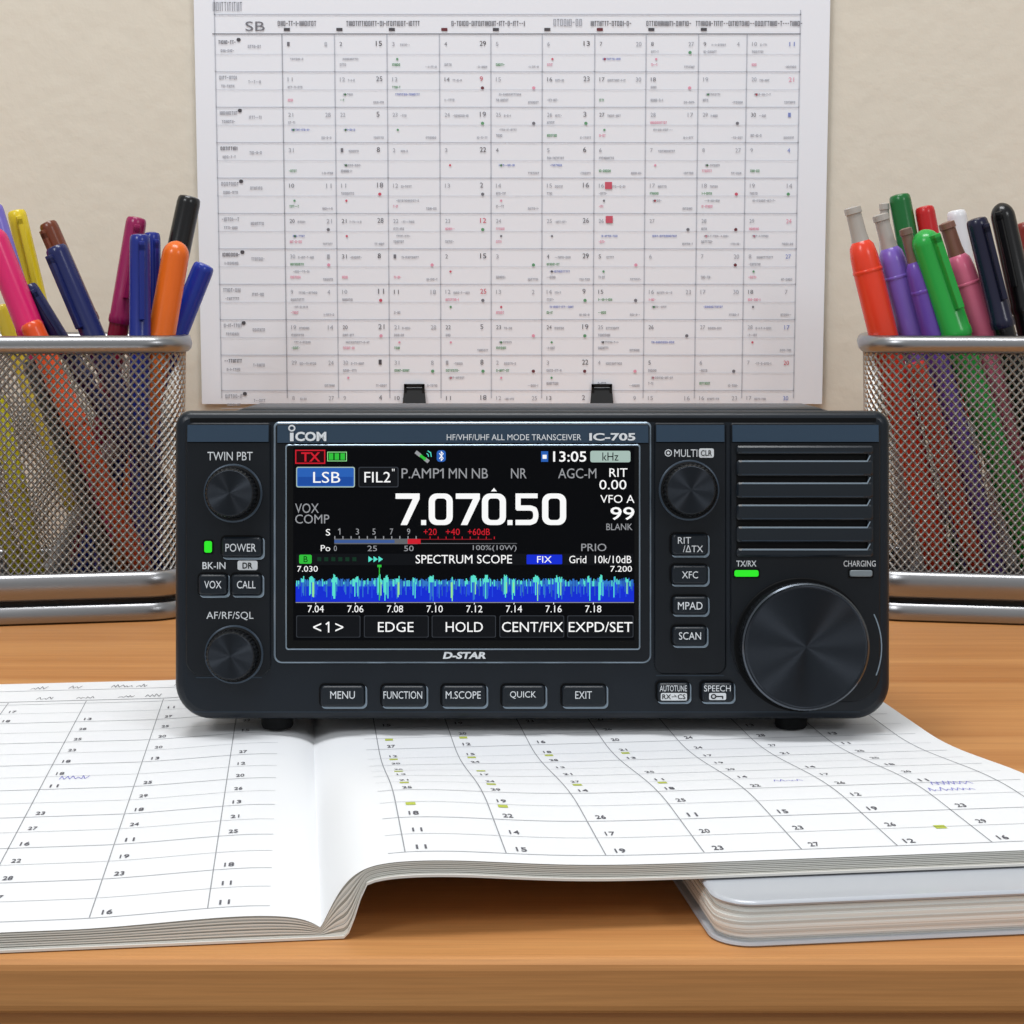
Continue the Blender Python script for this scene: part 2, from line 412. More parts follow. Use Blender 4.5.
def part(mb,name,M=FM,par=rad,label=None,angle=35):
    o=mb.obj(name,angle); place(o,M,par)
    if label: o['label']=label
    return o
mb=MB()
loft(mb,174,410,891,719.5,(16,16,36,36),[(3,-62),(0,-56),(0,-9),(1.5,-4),(5,-1),(9,0)],case,n=10)
def pl(x0,y0,x1,y1,r,z=2.5,b=True):
    loft(mb,x0,y0,x1,y1,r,[(0,-0.5),(0,z-1.2),(1.2,z)],case2)
    if b:
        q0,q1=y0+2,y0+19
        mb.add([P(x0+2,q1,z+1.6),P(x1-2,q1,z+1.6),P(x1-2,q0,z+0.2),P(x0+2,q0,z+0.2)],[[0,1,2,3]],band_hl)
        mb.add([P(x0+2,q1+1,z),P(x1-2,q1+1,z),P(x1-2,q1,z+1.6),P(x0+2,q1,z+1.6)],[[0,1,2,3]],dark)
quad(mb,190,418,876,422,0.3,dark)
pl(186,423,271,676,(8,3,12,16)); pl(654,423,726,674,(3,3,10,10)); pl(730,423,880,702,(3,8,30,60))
quad(mb,192,711.5,860,712.2,0.3,rimd)
quad(mb,656,675,724,676,0.4,rimd); quad(mb,196,677,262,678,0.4,rimd)
# highlight painted as an arc on the casing crescent beside the dial
stroke(mb,[(806+75*math.cos(math.radians(a)),647-75*math.sin(math.radians(a))) for a in range(-22,30,4)],1.2,3.0,trim_glint)
Z=3.2
text(mb,'TWIN PBT',208,452,253,460.5,Z,wht,0.0)
text(mb,'BK-IN',203,562,226,569,Z,wht,0.01)
plate(mb,238,560.5,258,570,2,Z,wht); text(mb,'DR',243,562.5,253,568.5,Z+0.4,dark,0.02)
text(mb,'AF/RF/SQL',207,611.5,254,620,Z,wht,0.0)
stroke(mb,[(668+3.2*math.cos(a*math.pi/8),453-3.2*math.sin(a*math.pi/8)) for a in range(17)],0.9,Z,wht); plate(mb,666.6,451.6,669.4,454.4,1.4,Z,wht)
text(mb,'MULTI',674,449.5,697,457,Z,wht,0.0); plate(mb,698.5,448.5,713.5,457.8,2,Z,wht); text(mb,'CLR',700.5,450.3,711.5,456,Z+0.4,dark,0.01)
text(mb,'TX/RX',736,560.5,756,566.5,Z,wht,0.01); text(mb,'CHARGING',843,560.5,875,566.5,Z,wht,0.0)
part(mb,'front_panel')
# speaker grille : five slots between six louvre slats
mb=MB()
quad(mb,736,446,872,556,2.7,dark)
slat=mat('grille_slat',(18,26,34),0.32,spec=0.4)
def slat_(y0,y1,x0=736,x1=872,r=3):
    loft(mb,x0,y0,x1,y1,r,[(0,2.7),(0,6.0),(1.8,7.4)],slat)
ys=[454+22*i for i in range(5)]
slat_(446,454,r=2)
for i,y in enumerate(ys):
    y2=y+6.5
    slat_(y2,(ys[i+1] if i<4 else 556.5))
    quad(mb,741,y2+0.2,866,y2+1.7,7.6,trim_glint)  # painted highlight line along the top of the slat
    quad(mb,741,y-1.9,862,y-1.2,7.6,rimd)  # fainter painted highlight line along the bottom of the slat above
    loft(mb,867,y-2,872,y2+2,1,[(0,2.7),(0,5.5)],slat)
    mb.add([P(864.5,y2+1.7,7.6),P(866,y2+1.7,7.6),P(869.4,y2-5,7.0),P(868.2,y2-5,7.0)],[[0,1,2,3]],trim_glint)  # painted highlight turning up at the end of the slot
part(mb,'speaker_grille')
# screen assembly
mb=MB()
loft(mb,274,422,651,663,(5,5,8,8),[(0,-0.5),(0,2.2),(1.2,3.2)],trim_glint)
loft(mb,276,424,649.5,661.5,(4,4,7,7),[(0,3.0),(0,3.8),(1,4.4)],case2)
mb.add([P(278,443,5.6),P(648,443,5.6),P(648,425.5,4.5),P(278,425.5,4.5)],[[0,1,2,3]],band_hl)
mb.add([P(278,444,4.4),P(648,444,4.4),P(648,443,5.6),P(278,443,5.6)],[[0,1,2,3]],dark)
loft(mb,286,444.5,640,649.5,3,[(0,4.4),(0,5.2),(0.8,5.8)],trim_glint)
loft(mb,287.5,446,638.5,648,2,[(0,5.7),(0,6.2)],glass)
text(mb,'COM',296,432,327,441.5,6.6,wht,0.04)
quad(mb,290.8,433,294.4,441.5,6.6,wht)
stroke(mb,[(292.6+2.9*math.cos(a*math.pi/8),428.5-2.6*math.sin(a*math.pi/8)) for a in range(17)],1.5,6.6,wht)
text(mb,'HF/VHF/UHF ALL MODE TRANSCEIVER',447,434.5,581,440.5,6.6,wht,0.0)
text(mb,'IC-705',589,433.3,635,441,6.6,wht,0.03)
text(mb,'D-STAR',443,651.5,486,658.5,4.8,wht,0.04,italic=0.25)
part(mb,'screen_bezel')
# display
E=1.0
ew=mat('pixel_white',(250,250,250),emit=E); eg=mat('pixel_grey',(150,152,156),emit=E); ed=mat('pixel_dim',(98,100,104),emit=E)
er=mat('pixel_red',(205,30,45),emit=E); egn=mat('pixel_green',(50,190,60),emit=E); eb=mat('pixel_blue',(20,46,210),emit=E)
ebl=mat('pixel_azure',(42,96,180),emit=E); ecy=mat('pixel_cyan',(90,225,205),emit=E); ek=mat('pixel_black',(3,4,7),emit=E)
ebt=mat('pixel_key',(17,19,23),emit=E); ebt2=mat('pixel_key_edge',(52,56,62),emit=E); emi=mat('pixel_mint',(166,188,180),emit=E); edk=mat('pixel_deep',(14,24,130),emit=E)
eaq=mat('pixel_teal',(50,120,200),emit=E); eyg=mat('pixel_lime',(150,230,150),emit=E); eb2=mat('pixel_royal',(36,76,225),emit=E)
mb=MB()
zb=6.5
quad(mb,294,448,634,640,zb,ek)
z=zb+0.3; z2=z+0.3; z3=z2+0.3
frame(mb,296,450,326,464,1.2,z,er); quad(mb,297.2,451.2,324.8,462.8,z,mat('pixel_darkred',(40,6,10),emit=E)); text(mb,'TX',302,452.5,321,461.8,z2,er,0.02)
for i in range(3): quad(mb,329.5+5.8*i,453.5,334+5.8*i,460,z,egn)
frame(mb,328,452,347.5,461.5,0.7,z2,eyg)
# satellite icon
stroke(mb,[(416,452),(421,456)],3.6,z,eg); stroke(mb,[(425,459),(429,462)],3.6,z,eg); stroke(mb,[(420.5,455.5),(426,459.8)],2.8,z2,egn)
stroke(mb,[(428,451),(431,453),(431.6,457)],0.9,z2,ecy); stroke(mb,[(427,453.5),(428.6,455),(428.8,457)],0.8,z2,ecy)
plate(mb,437,450.5,446,462,3,z,ebl); stroke(mb,[(439.5,453.5),(443.5,458.5),(441.5,460.8),(441.5,451.8),(443.5,454),(439.5,459)],0.8,z2,ew)
quad(mb,541,451.5,548,462,z,ebl); quad(mb,542.5,455,546.5,459,z2,ew)
text(mb,'13:05',553,451.5,586,462,z,ew,0.01)
plate(mb,590,451,630,462.5,2,z,emi); text(mb,'kHz',602,452.7,618,460.8,z2,ek,0.0)
plate(mb,297,467,355.5,487.5,2,z,emi); plate(mb,298,468,354.5,486.5,1.5,z2,ebl); quad(mb,299,477,353.5,485.5,z2+0.1,mat('pixel_azure2',(30,76,158),emit=E)); text(mb,'LSB',314,472,341,483,z3+0.2,ew,0.0)
plate(mb,359,467,399,487.5,2,z,ebt2); plate(mb,360,468,398,486.5,1.5,z2,ebt); text(mb,'FIL2',365,472,391,482.5,z3,ew,0.0); text(mb,'"',392.5,469,395,471.5,z3,ew)
for s,a,b_ in (('P.AMP1',402,444),('MN',449,467),('NB',472,488),('NR',511,526.5),('AGC-M',558,596)): text(mb,s,a,468.5,b_,478.5,z,eg)
stroke(mb,[(443.4,469),(440.2,471.4)],1.3,z,eg)
text(mb,'RIT',609,468.5,627,477,z,ew); text(mb,'0.00',599,480,626,489.5,z,ew)
text(mb,'VFO A',600,495,634,503,z,ew); text(mb,'99',610,507,634,520,z,ew,0.01); text(mb,'BLANK',606,523.5,632,530,z,eg)
text(mb,'VOX',296,503.5,319.5,513,z,eg); text(mb,'COMP',296,514.5,330,523.5,z,eg)
def dig(c,x,w=24,y0=493.5,y1=525,t=5.4):
    if c=='0':
        o_=rr(x,y0,x+w,y1,8,5); i_=rr(x+t+0.8,y0+t-0.4,x+w-t-0.8,y1-t+0.4,3.5,5); N=len(o_)
        mb.add([P(a,b_,z) for a,b_ in o_]+[P(a,b_,z) for a,b_ in i_],[[k,(k+1)%N,N+(k+1)%N,N+k] for k in range(N)],ew)
    if c=='7':
        mb.add([P(x,y0,z),P(x+w,y0,z),P(x+w,y0+t,z),P(x,y0+t,z)],[[3,2,1,0]],ew)
        mb.add([P(x+w-t-1.5,y0+t,z),P(x+w,y0+t,z),P(x+11.5,y1,z),P(x+5,y1,z)],[[3,2,1,0]],ew)
    if c=='5':
        quad(mb,x+1,y0,x+w-1,y0+t-0.6,z,ew); quad(mb,x+1,y0,x+6.2,y0+16,z,ew)
        stroke(mb,[(x+2,y0+14.5),(x+w-8,y0+14.5),(x+w-4,y0+16),(x+w-2.8,y0+20),(x+w-2.8,y1-8),(x+w-4.2,y1-4.2),(x+w-8,y1-2.6),(x+1,y1-2.6)],5.2,z,ew)
    if c=='.': quad(mb,x,y1-5,x+5,y1,z,ew)
for c,x in (('7',396),('.',421.5),('0',429),('7',456),('0',482),('.',507.5),('5',514.5),('0',542)): dig(c,x)
mb.add([P(491,491.5,z),P(497,491.5,z),P(494,488,z)],[[0,1,2]],ew)
text(mb,'S',326.5,529,331,535.5,z,ew)
for s,x in zip('13579',(340,358,374.5,392,409)):
    if s=='1': stroke(mb,[(338.8,530),(340.6,528.6),(340.6,534.5)],0.9,z,eg)
    else: text(mb,s,x-1.6,528.5,x+1.6,534.5,z,eg)
for s,a,b_ in (('+20',424,437),('+40',446,460),('+60dB',468,490)): text(mb,s,a,528.5,b_,535,z,er)
for i in range(11): quad(mb,335+8.1*i,536,336+8.1*i,539,z,eg)
quad(mb,335,538.6,418,544,z,ed); quad(mb,335,539.8,395,542.8,z2,mat('pixel_steel',(60,90,150),emit=E)); quad(mb,408,538.8,421,543.8,z2,er); quad(mb,421,538.8,492,539.6,z,mat('pixel_wine',(130,24,34),emit=E)); quad(mb,421,543,517,543.7,z,ed)
for i in range(9): quad(mb,430+8*i,536.5,430.8+8*i,539,z,er)
text(mb,'Po',321.5,545,331,551,z,ew); text(mb,'0',334.5,545.5,337.5,551,z,eg); text(mb,'25',368,545.5,377.5,551,z,eg); text(mb,'50',404.5,545.5,414,551,z,eg); text(mb,'100%(10W)',473,545,516.5,551.5,z,eg)
text(mb,'PRIO',581,543.5,606,551,z,eg)
quad(mb,297,553.5,633,565,z,mat('pixel_bar',(14,16,20),emit=E))
plate(mb,300,554.5,312.5,563.5,1.5,z2,egn); text(mb,'B',304.5,556,308.5,562,z3,ek)
for i in range(6): quad(mb,318+7*i,557,322+7*i,561,z2,mat('pixel_moss',(18,50,34),emit=E))
for i in range(3): mb.add([P(369+5*i,556,z2),P(373.5+5*i,559,z2),P(369+5*i,562,z2)],[[2,1,0]],ecy)
text(mb,'SPECTRUM SCOPE',416,554.7,512,563.3,z2,ew,0.0)
plate(mb,526.5,554.5,562,564,1,z2,eb); text(mb,'FIX',537,556,551.5,562.5,z3,ew); text(mb,'Grid',569,555.5,586,563,z2,ew); text(mb,'10k/10dB',594.5,555.5,631,563,z2,ew)
text(mb,'7.030',298,565.7,318.5,571.5,z,ew); text(mb,'7.200',610,565.7,631.5,571.5,z,ew)
peaks=[(303,.6),(312,.9),(334,1),(357,.7),(379,.8),(386,.9),(398,.6),(414,.4),(431,1),(452,.4),(473,1),(486,1),(505,.8),(513,.5),(535,.9),(556,.8),(560,.5),(588,.6),(600,.8),(614,.4),(626,.5)]
x=297.0
quad(mb,296.5,583,633.5,601.5,z,eb)
while x<633:
    pk=max(math.exp(-((x-p)/2.4)**2)*a for p,a in peaks)
    h=1.5+random.uniform(0,3.5)+pk*6*random.uniform(0.6,1.0)
    tp=583-h
    quad(mb,x,tp,x+1.0,586,z2,random.choice([eaq,ecy,eaq,ebl]) if pk<0.4 else ecy)
    if pk>0.3:
        quad(mb,x,582,x+1.0,random.uniform(592,601),z3,random.choice([ecy,ecy,eyg,eaq,eb2]))
    elif random.random()<0.45: quad(mb,x,584,x+1.0,random.uniform(587,598),z3,random.choice([eb2,eb2,eaq,ebl]))
    x+=1.0
quad(mb,379.5,565,380.4,600,z3+0.4,egn); quad(mb,378,564.5,382,567,z3+0.4,egn)
quad(mb,296.5,601.8,633.5,602.5,z,eg)
for i,s in enumerate(('7.04','7.06','7.08','7.10','7.12','7.14','7.16','7.18')):
    c=316.5+39.5*i; text(mb,s,c-8,605,c+8,612,z,ew); quad(mb,c-0.4,602,c+0.4,604,z,ew)
for a,b_,s,c,d in ((297,361,'<>',313,345),(364.5,429,'EDGE',378.5,414),(432,496,'HOLD',446,483),(499.5,564,'CENT/FIX',502,563),(567,633,'EXPD/SET',568.5,632)):
    plate(mb,a,615,b_,637,1.5,z,ebt2); plate(mb,a+0.8,615.8,b_-0.8,636.4,1.5,z2,ebt)
    if s=='<>':
        text(mb,'<',314,622.5,322,631,z3,ew); text(mb,'>',336,622.5,344,631,z3,ew)
        stroke(mb,[(326.6,624),(329.4,621.8),(329.4,632)],1.4,z3,ew)
    else: text(mb,s,c,621.5,d,631.5,z3,ew,0.0)
o=mb.obj('display',smooth=False); place(o,FM,rad); o['label']='lit colour display with frequency digits and spectrum scope'

# buttons
btn=mat('button_dark',(16,24,32),0.34,spec=0.35)
def button(x0,y0,x1,y1,zb,lines,r=4,key=False):
    mb=MB()
    loft(mb,x0,y0,x1+2.2,y1+2.6,r+1,[(0,zb-0.3),(0,zb+0.9),(0.6,zb+1.3)],trim_glint)  # pale offset underlay paints the highlight on lower and right button edges
    loft(mb,x0-1.8,y0-1.8,x1+0.6,y1+0.6,r+1,[(0,zb-0.3),(0,zb+1.5)],dark)
    loft(mb,x0,y0,x1,y1,r,[(0,zb),(0,zb+5),(0.8,zb+6.3),(2.2,zb+7)],btn)
    for s,a,b_,c,d in lines:
        if s[0]=='#':
            plate(mb,a,b_,c,d,1.5,zb+7.4,wht)
            if s=='#key':
                stroke(mb,[(712.5+2.2*math.cos(q*math.pi/6),695.5-2.0*math.sin(q*math.pi/6)) for q in range(13)],1.1,zb+7.8,dark)
                stroke(mb,[(714.6,695.5),(721.5,695.5),(721.5,697.8)],1.1,zb+7.8,dark)
            else: text(mb,s[1:],a+1.5,b_+1.3,c-1.5,d-1.3,zb+7.8,dark,0.01)
        else: text(mb,s,a,b_,c,d,zb+7.4,wht,0.0)
    part(mb,'button')
button(223,537,263,557,2.5,[('POWER',227,543.5,257.5,551.5)])
button(200,574,228.5,595,2.5,[('VOX',206,580.5,223,588)])
button(232.5,574,262.5,595,2.5,[('CALL',238.5,580.5,257,588)])
button(671,534,707,555,2.5,[('RIT',677,537,690,543.5),('/\u0394TX',682,545,702,552)])
button(671,565,707,584,2.5,[('XFC',681,571,697,578)])
button(672,596,707,614,2.5,[('MPAD',677,601.5,701.5,609)])
button(672,626,706,645,2.5,[('SCAN',678,631.5,700,639)])
for s,a,b_,c,d in (('MENU',321,365,331,355.5),('FUNCTION',382,426,384,422.5),('M.SCOPE',442,486,446,481),('QUICK',502,545,510,536),('EXIT',562,606,575,591.5)):
    button(a,685,b_,706,0,[(s,c,690.5,d,698)])
button(657,682,689,701,2.0,[('AUTOTUNE',659,684.5,686,690.5),('#RX\u2192CS',660,692,686,699.5)])
button(701,682,733,701,2.0,[('SPEECH',703,684.5,729.5,690.5),('#key',708,692,725,699)])
def led(x0,y0,x1,y1,m,zb=2.5,lab=None):
    mb=MB(); loft(mb,x0-1.5,y0-1.5,x1+1.5,y1+1.5,2,[(0,zb-0.3),(0,zb+0.8)],dark); loft(mb,x0,y0,x1,y1,2,[(0,zb),(0,zb+1.8),(0.8,zb+2.5)],m)
    part(mb,'indicator_light',label=lab)
lg=mat('led_green',(50,235,45),emit=1.0); lo=mat('led_off',(120,130,136),0.3)
led(205,541,212.5,552.5,lg,lab='lit green indicator light'); led(734,570,758,576.5,lg,lab='lit green indicator light'); led(849,570,871.5,576.5,lo,lab='unlit grey indicator light')
# knobs
kn=mat('knob_black',(12,14,17),0.4,spec=0.4)
kd=mat('dial_side',(96,102,110),0.26,0.95)
def aniso(name,c,rough=0.42,an=0.97):
    m=mat(name,c,rough,1.0); nt=m.node_tree; b_=nt.nodes['Principled BSDF']
    b_.inputs['Anisotropic'].default_value=an
    t=nt.nodes.new('ShaderNodeTangent'); t.direction_type='RADIAL'; t.axis='Z'
    nt.links.new(t.outputs['Tangent'],b_.inputs['Tangent']); return m
dialm=aniso('dial_spun_metal',(52,56,62)); knfa=aniso('knob_spun_metal',(54,58,64))
def knob(cx,cy,r,h,name='knob'):
    mg=1-h*S/D
    M=FM@Matrix.Translation(((cx-512)*mg*S,(512-cy)*mg*S,2.5*S))
    mb=MB()
    lathe(mb,[(r+0.8,0),(r+0.8,1.0),(r-0.2,1.6),(r-3,1.8)],rimd,64)
    lathe(mb,[(r-1,1.5),(r-1,4),(r-3,5)],dark,64)
    lathe(mb,[(r-3.0,4),(r-3.2,h-3),(r-4.0,h-1.2),(r-5.6,h)],kn,72,knurl=(0,2,1.3))
    lathe(mb,[(r-6.0,h-0.1),(r-6.6,h+0.3)],knfa,64)
    o=mb.obj(name,30); place(o,M,rad); return o
knob(230,493,28.5,22); knob(231,656,28.5,22); knob(691,490,29.5,22)
h=32; mg=1-h*S/D
M=FM@Matrix.Translation(((806-512)*mg*S,(512-647)*mg*S,2.5*S))
mb=MB()
lathe(mb,[(67,0),(67,1.4),(66,2.0),(64,2.0)],dark,96)
lathe(mb,[(62.6,1.5),(63.4,8),(63.4,h-7),(62.6,h-3),(59.8,h)],kd,150,knurl=(1,2,1.3))
lathe(mb,[(61.0,h-1.0),(60.4,h+0.2),(59.4,h+0.5),(58.6,h+0.2),(58,h+0.1)],dialm,128)
o=mb.obj('tuning_dial',30); place(o,M,rad)
# rear case (world frame)
mb=MB()
cx=(532.5-512)*S
def ring(y,w0,w1,zb,zt,ch):
    return [(cx-w0,y,zb+0.004),(cx-w0+0.004,y,zb),(cx+w0-0.004,y,zb),(cx+w0,y,zb+0.004),(cx+w0,y,zt-ch),(cx+w1,y,zt),(cx-w1,y,zt),(cx-w0,y,zt-ch)]
rings=[ring(0.512,0.097,0.084,0.0115,0.0945,0.003),ring(0.5130,0.097,0.0835,0.0112,0.0962,0.0040),ring(0.5142,0.097,0.083,0.0112,0.0966,0.0044),ring(0.546,0.0965,0.083,0.0112,0.0960,0.005),ring(0.5705,0.096,0.082,0.0125,0.0925,0.006)]
vs=[v for r_ in rings for v in r_]; fs=[[k*8+i,k*8+(i+1)%8,(k+1)*8+(i+1)%8,(k+1)*8+i] for k in range(len(rings)-1) for i in range(8)]
q=8*(len(rings)-1); fs+= [list(range(8))[::-1],[q+i for i in range(8)]]
mb.add(vs,fs,case)
o=mb.obj('rear_case',25); place(o,I4,rad)
rub=mat('foot_rubber',(12,13,15),0.7,spec=0.2)
for fx in (273,796):
    for fy in (0.4985,0.560):
        x=(fx-512)*S; mb=MB()
        zt=0.0125
        lathe(mb,[(0.0042,0),(0.0046,0.0008),(0.0046,0.004),(0.0052,zt-0.0061)],rub,32,T=lambda a,b_,c:(a,b_,c))
        o=mb.obj('foot',30); place(o,Matrix.Translation((x,fy,0.0061)),rad)

# ------------------------------------------------------------ wire mesh cups
wire=mat('wire_silver',(176,175,172),0.42,0.8); rimm=mat('rim_steel',(158,158,160),0.3,0.95); based=mat('base_steel',(110,110,113),0.4,0.8); bdark=mat('base_gap',(26,26,28),0.6)
A_,B_,R_=0.0525,0.041,0.015
BS=0.94
def outline(n,a,b,r):
    L1=2*(a-r); L2=2*(b-r); q=math.pi*r/2; tot=2*L1+2*L2+4*q; out=[]
    parts=[('l',L1,(-a+r,-b),(1,0),(0,-1)),('c',q,(a-r,-b+r),-90),('l',L2,(a,-b+r),(0,1),(1,0)),('c',q,(a-r,b-r),0),('l',L1,(a-r,b),(-1,0),(0,1)),('c',q,(-a+r,b-r),90),('l',L2,(-a,b-r),(0,-1),(-1,0)),('c',q,(-a+r,-b+r),180)]
    for i in range(n):
        d=(i/n*tot)%tot
        for p in parts:
            if d<=p[1]:
                if p[0]=='l': out.append((p[2][0]+p[3][0]*d,p[2][1]+p[3][1]*d,p[4][0],p[4][1]))
                else:
                    an=math.radians(p[3]+90*d/q); out.append((p[2][0]+r*math.cos(an),p[2][1]+r*math.sin(an),math.cos(an),math.sin(an)))
                break
            d-=p[1]
        else: out.append(out[-1])
    return out
def sweep(mb,a,b,r,z,prof,m,n=120):
    O=outline(n,a,b,r); k=len(prof); vs=[]
    for (x,y,nx,ny) in O:
        for (o_,dz) in prof: vs.append((x+nx*o_,y+ny*o_,z+dz))
    mb.add(vs,[[i*k+j,((i+1)%n)*k+j,((i+1)%n)*k+(j+1)%k,i*k+(j+1)%k] for i in range(n) for j in range(k)],m)
ZB,ZT=0.016,0.109
def sc_at(z): return BS+(1-BS)*(z-ZB)/(ZT-ZB)
def basket(M,par):
    parts=[]
    mb=MB(); NU,NV=106,50
    base=outline(NU*2,A_,B_,R_); vs=[];
    for j in range(NV+1):
        z=ZB+(ZT-ZB)*j/NV; s=sc_at(z)
        for i in range(NU):
            p=base[(2*i+(j%2))%(2*NU)]; vs.append((p[0]*s,p[1]*s,z))
    fs=[]
    for j in range(0,NV-1):
        for i in range(NU):
            if j%2==0: fs.append([j*NU+i,(j+1)*NU+i,(j+2)*NU+i,(j+1)*NU+(i-1)%NU])
            else: fs.append([j*NU+i,(j+1)*NU+(i+1)%NU,(j+2)*NU+i,(j+1)*NU+i])
    mb.add(vs,fs,wire)
    o=mb.obj('mesh_wall',smooth=False); w=o.modifiers.new('wire','WIREFRAME'); w.thickness=0.00135; w.use_even_offset=False; w.use_boundary=True
    place(o,M,par); parts.append(o)
    mb=MB(); c=[(0.0032*math.cos(t*math.pi/6),0.0035*math.sin(t*math.pi/6)) for t in range(12)]
    sweep(mb,A_,B_,R_,0.1102,c,rimm); o=mb.obj('rim',60); place(o,M,par); parts.append(o)
    mb=MB(); s=BS
    sweep(mb,A_*s,B_*s,R_*s,0.0147,[(0.0010+0.0028*math.cos(t*math.pi/8),0.0056*math.sin(t*math.pi/8)) for t in range(16)],rimm)
    def TB(x,y,z): return (x,-y,z)
    a,b=A_*s,B_*s
    loft(mb,-a,-b,a,b,R_*s,[(0,0.0095),(0,0.0108)],based,T=TB,n=8)
    loft(mb,-a+0.001,-b+0.001,a-0.001,b-0.001,R_*s,[(0,0.0045),(0,0.0096)],bdark,T=TB,n=8)
    loft(mb,-a-0.0035,-b-0.0035,a+0.0035,b+0.0035,R_*s+0.0035,[(0.002,0.0),(0.0004,0.0009),(0,0.0022),(0.0003,0.0058),(0.0016,0.0072)],rimm,T=TB,n=10)
    o=mb.obj('base',40); place(o,M,par); parts.append(o)
    return parts
CM=[Matrix.Translation((-0.1880,0.733,0))@Matrix.Rotation(math.radians(10.5),4,'Z'),Matrix.Translation((0.1985,0.733,0))@Matrix.Rotation(math.radians(-10.5),4,'Z')]
g='wire mesh pen cups on the desk'
b1=empty('pen_cup',CM[0],'silver wire mesh pen cup filled with pens and markers','pen cup',g)
ps=basket(CM[0],b1)
b2=empty('pen_cup.001',CM[1],'silver wire mesh pen cup filled with pens and markers','pen cup',g)
for p in ps:
    q=p.copy(); q.parent=b2; q.matrix_basis=I4.copy(); sc.collection.objects.link(q)

# ------------------------------------------------------------ pens
def pcol(c,rough=0.25): return mat('plastic_%d_%d_%d'%c,c,rough)
def pen(kind,topx,topy,rimx,dep,r,body,cap,label,ci,clip=True,rimy=338,rot=None,maxL=1):
    inv=CM[ci].inverted()
    T_=onY(topx,topy,dep); Rm=onY(rimx,rimy,dep)
    d=(Rm-T_).normalized()
    best=0.02
    for k in range(1,400):
        q=T_+d*(k*0.0005); l=inv@q
        sc_=sc_at(max(q.z,ZB))
        if q.z<0.0118+r*0.3 or k*0.0005>maxL: break
        if q.z<0.100 and (abs(l.x)>A_*sc_-r-0.003 or abs(l.y)>B_*sc_-r-0.001): break
        best=k*0.0005
    L=best; bt=T_+d*L
    zax=(T_-bt).normalized(); xax=Vector((1,0,0)); yax=zax.cross(xax).normalized(); xax=yax.cross(zax)
    M=Matrix(((xax.x,yax.x,zax.x,bt.x),(xax.y,yax.y,zax.y,bt.y),(xax.z,yax.z,zax.z,bt.z),(0,0,0,1)))
    nm='marker_pen' if r>0.0048 else 'pen'
    e=empty(nm,M,label,'pen','pens and markers in the wire mesh cups')
    I=lambda x,y,z:(x,y,z)
    cl=min(0.045 if kind!='gel' else 0.014,L*0.5)
    bm,cm=pcol(body),pcol(cap)
    mb=MB()
    if kind=='gel':
        lathe(mb,[(r*0.5,0),(r*0.92,0.002),(r,0.004),(r,L-cl-0.012),(r*0.95,L-cl-0.006),(r*0.84,L-cl-0.002),(r*0.66,L-cl-0.0005),(r*0.6,L-cl)],bm,28,T=I)
        zz=L-cl-0.013; lathe(mb,[(r*1.0,zz),(r*1.04,zz+0.0005),(r*1.04,zz+0.0012),(r*1.0,zz+0.0016)],bm,28,T=I)
    else:
        lathe(mb,[(r*0.45,0),(r*0.8,0.001),(r*0.9,0.003),(r*0.92,L-cl+0.004)],bm,28,T=I)
    o=mb.obj('barrel'); place(o,M,e)
    mb=MB()
    if kind=='gel':
        lathe(mb,[(r*0.62,L-cl-0.0005),(r*0.55,L-cl+0.003),(r*0.52,L-0.003),(r*0.60,L-0.0027),(r*0.58,L-0.0004),(r*0.3,L)],cm,24,T=I)
    elif kind=='round':
        pr=[(r*1.0,L-cl),(r*1.04,L-cl+0.001),(r*1.04,L-cl+0.003),(r,L-cl+0.0036),(r*0.97,L-0.006)]
        pr+=[(r*0.97*math.cos(a*math.pi/12),L-0.006+0.006*math.sin(a*math.pi/12)) for a in range(1,6)]+[(r*0.1,L)]
        lathe(mb,pr,cm,28,T=I)
    else:
        lathe(mb,[(r,L-cl),(r*1.04,L-cl+0.001),(r*1.04,L-cl+0.003),(r*0.98,L-cl+0.0036),(r*0.93,L-0.0030),(r*0.88,L-0.0012),(r*0.76,L-0.0004),(r*0.4,L)],cm,28,T=I)
    o=mb.obj('cap'); place(o,M,e)
    if clip and kind!='gel':
        mb=MB(); w=r*0.26
        box(mb,(-w,r*0.9,L-0.034),(w,r*1.40,L-0.004),cm); box(mb,(-w,r*0.6,L-0.007),(w,r*1.40,L-0.003),cm)
        if rot is None: rot=random.choice([150,200,215])
        o=mb.obj('clip',smooth=False); bevel(o,0.0004,2); place(o,M@Matrix.Rotation(math.radians(rot),4,'Z'),e)
    return e
F_,M_,N_,K_=0.712,0.724,0.738,0.752
pen('flat',16,210,46,K_,0.0042,(226,200,40),(226,200,40),'bright yellow pen standing cap up in a mesh cup',0)
pen('flat',-6,205,34,N_,0.0036,(110,100,190),(120,110,195),'lilac pen leaning in a mesh cup',0)
pen('round',-10,228,34,M_,0.0056,(214,34,104),(214,34,104),'thick hot pink marker leaning in a mesh cup',0,False)
pen('flat',30,322,88,F_,0.0048,(232,84,36),(232,84,36),'short orange-red marker low in a mesh cup',0,False,rimy=450)
pen('flat',28,285,60,M_+0.005,0.0036,(26,34,84),(26,34,84),'dark navy pen in a mesh cup',0)
pen('flat',47,222,97,K_,0.0042,(104,52,30),(110,54,32),'brown marker leaning in a mesh cup',0)
pen('flat',55,246,94,F_+0.003,0.0048,(22,30,80),(24,32,86),'navy blue capped pen leaning in a mesh cup',0)
pen('flat',137,217,117,K_,0.0046,(136,22,52),(148,24,84),'crimson capped pen standing in a mesh cup',0)
pen('flat',140,234,140,F_+0.004,0.0044,(30,46,140),(26,42,130),'blue capped ballpoint pen standing upright in a mesh cup',0,rot=200)
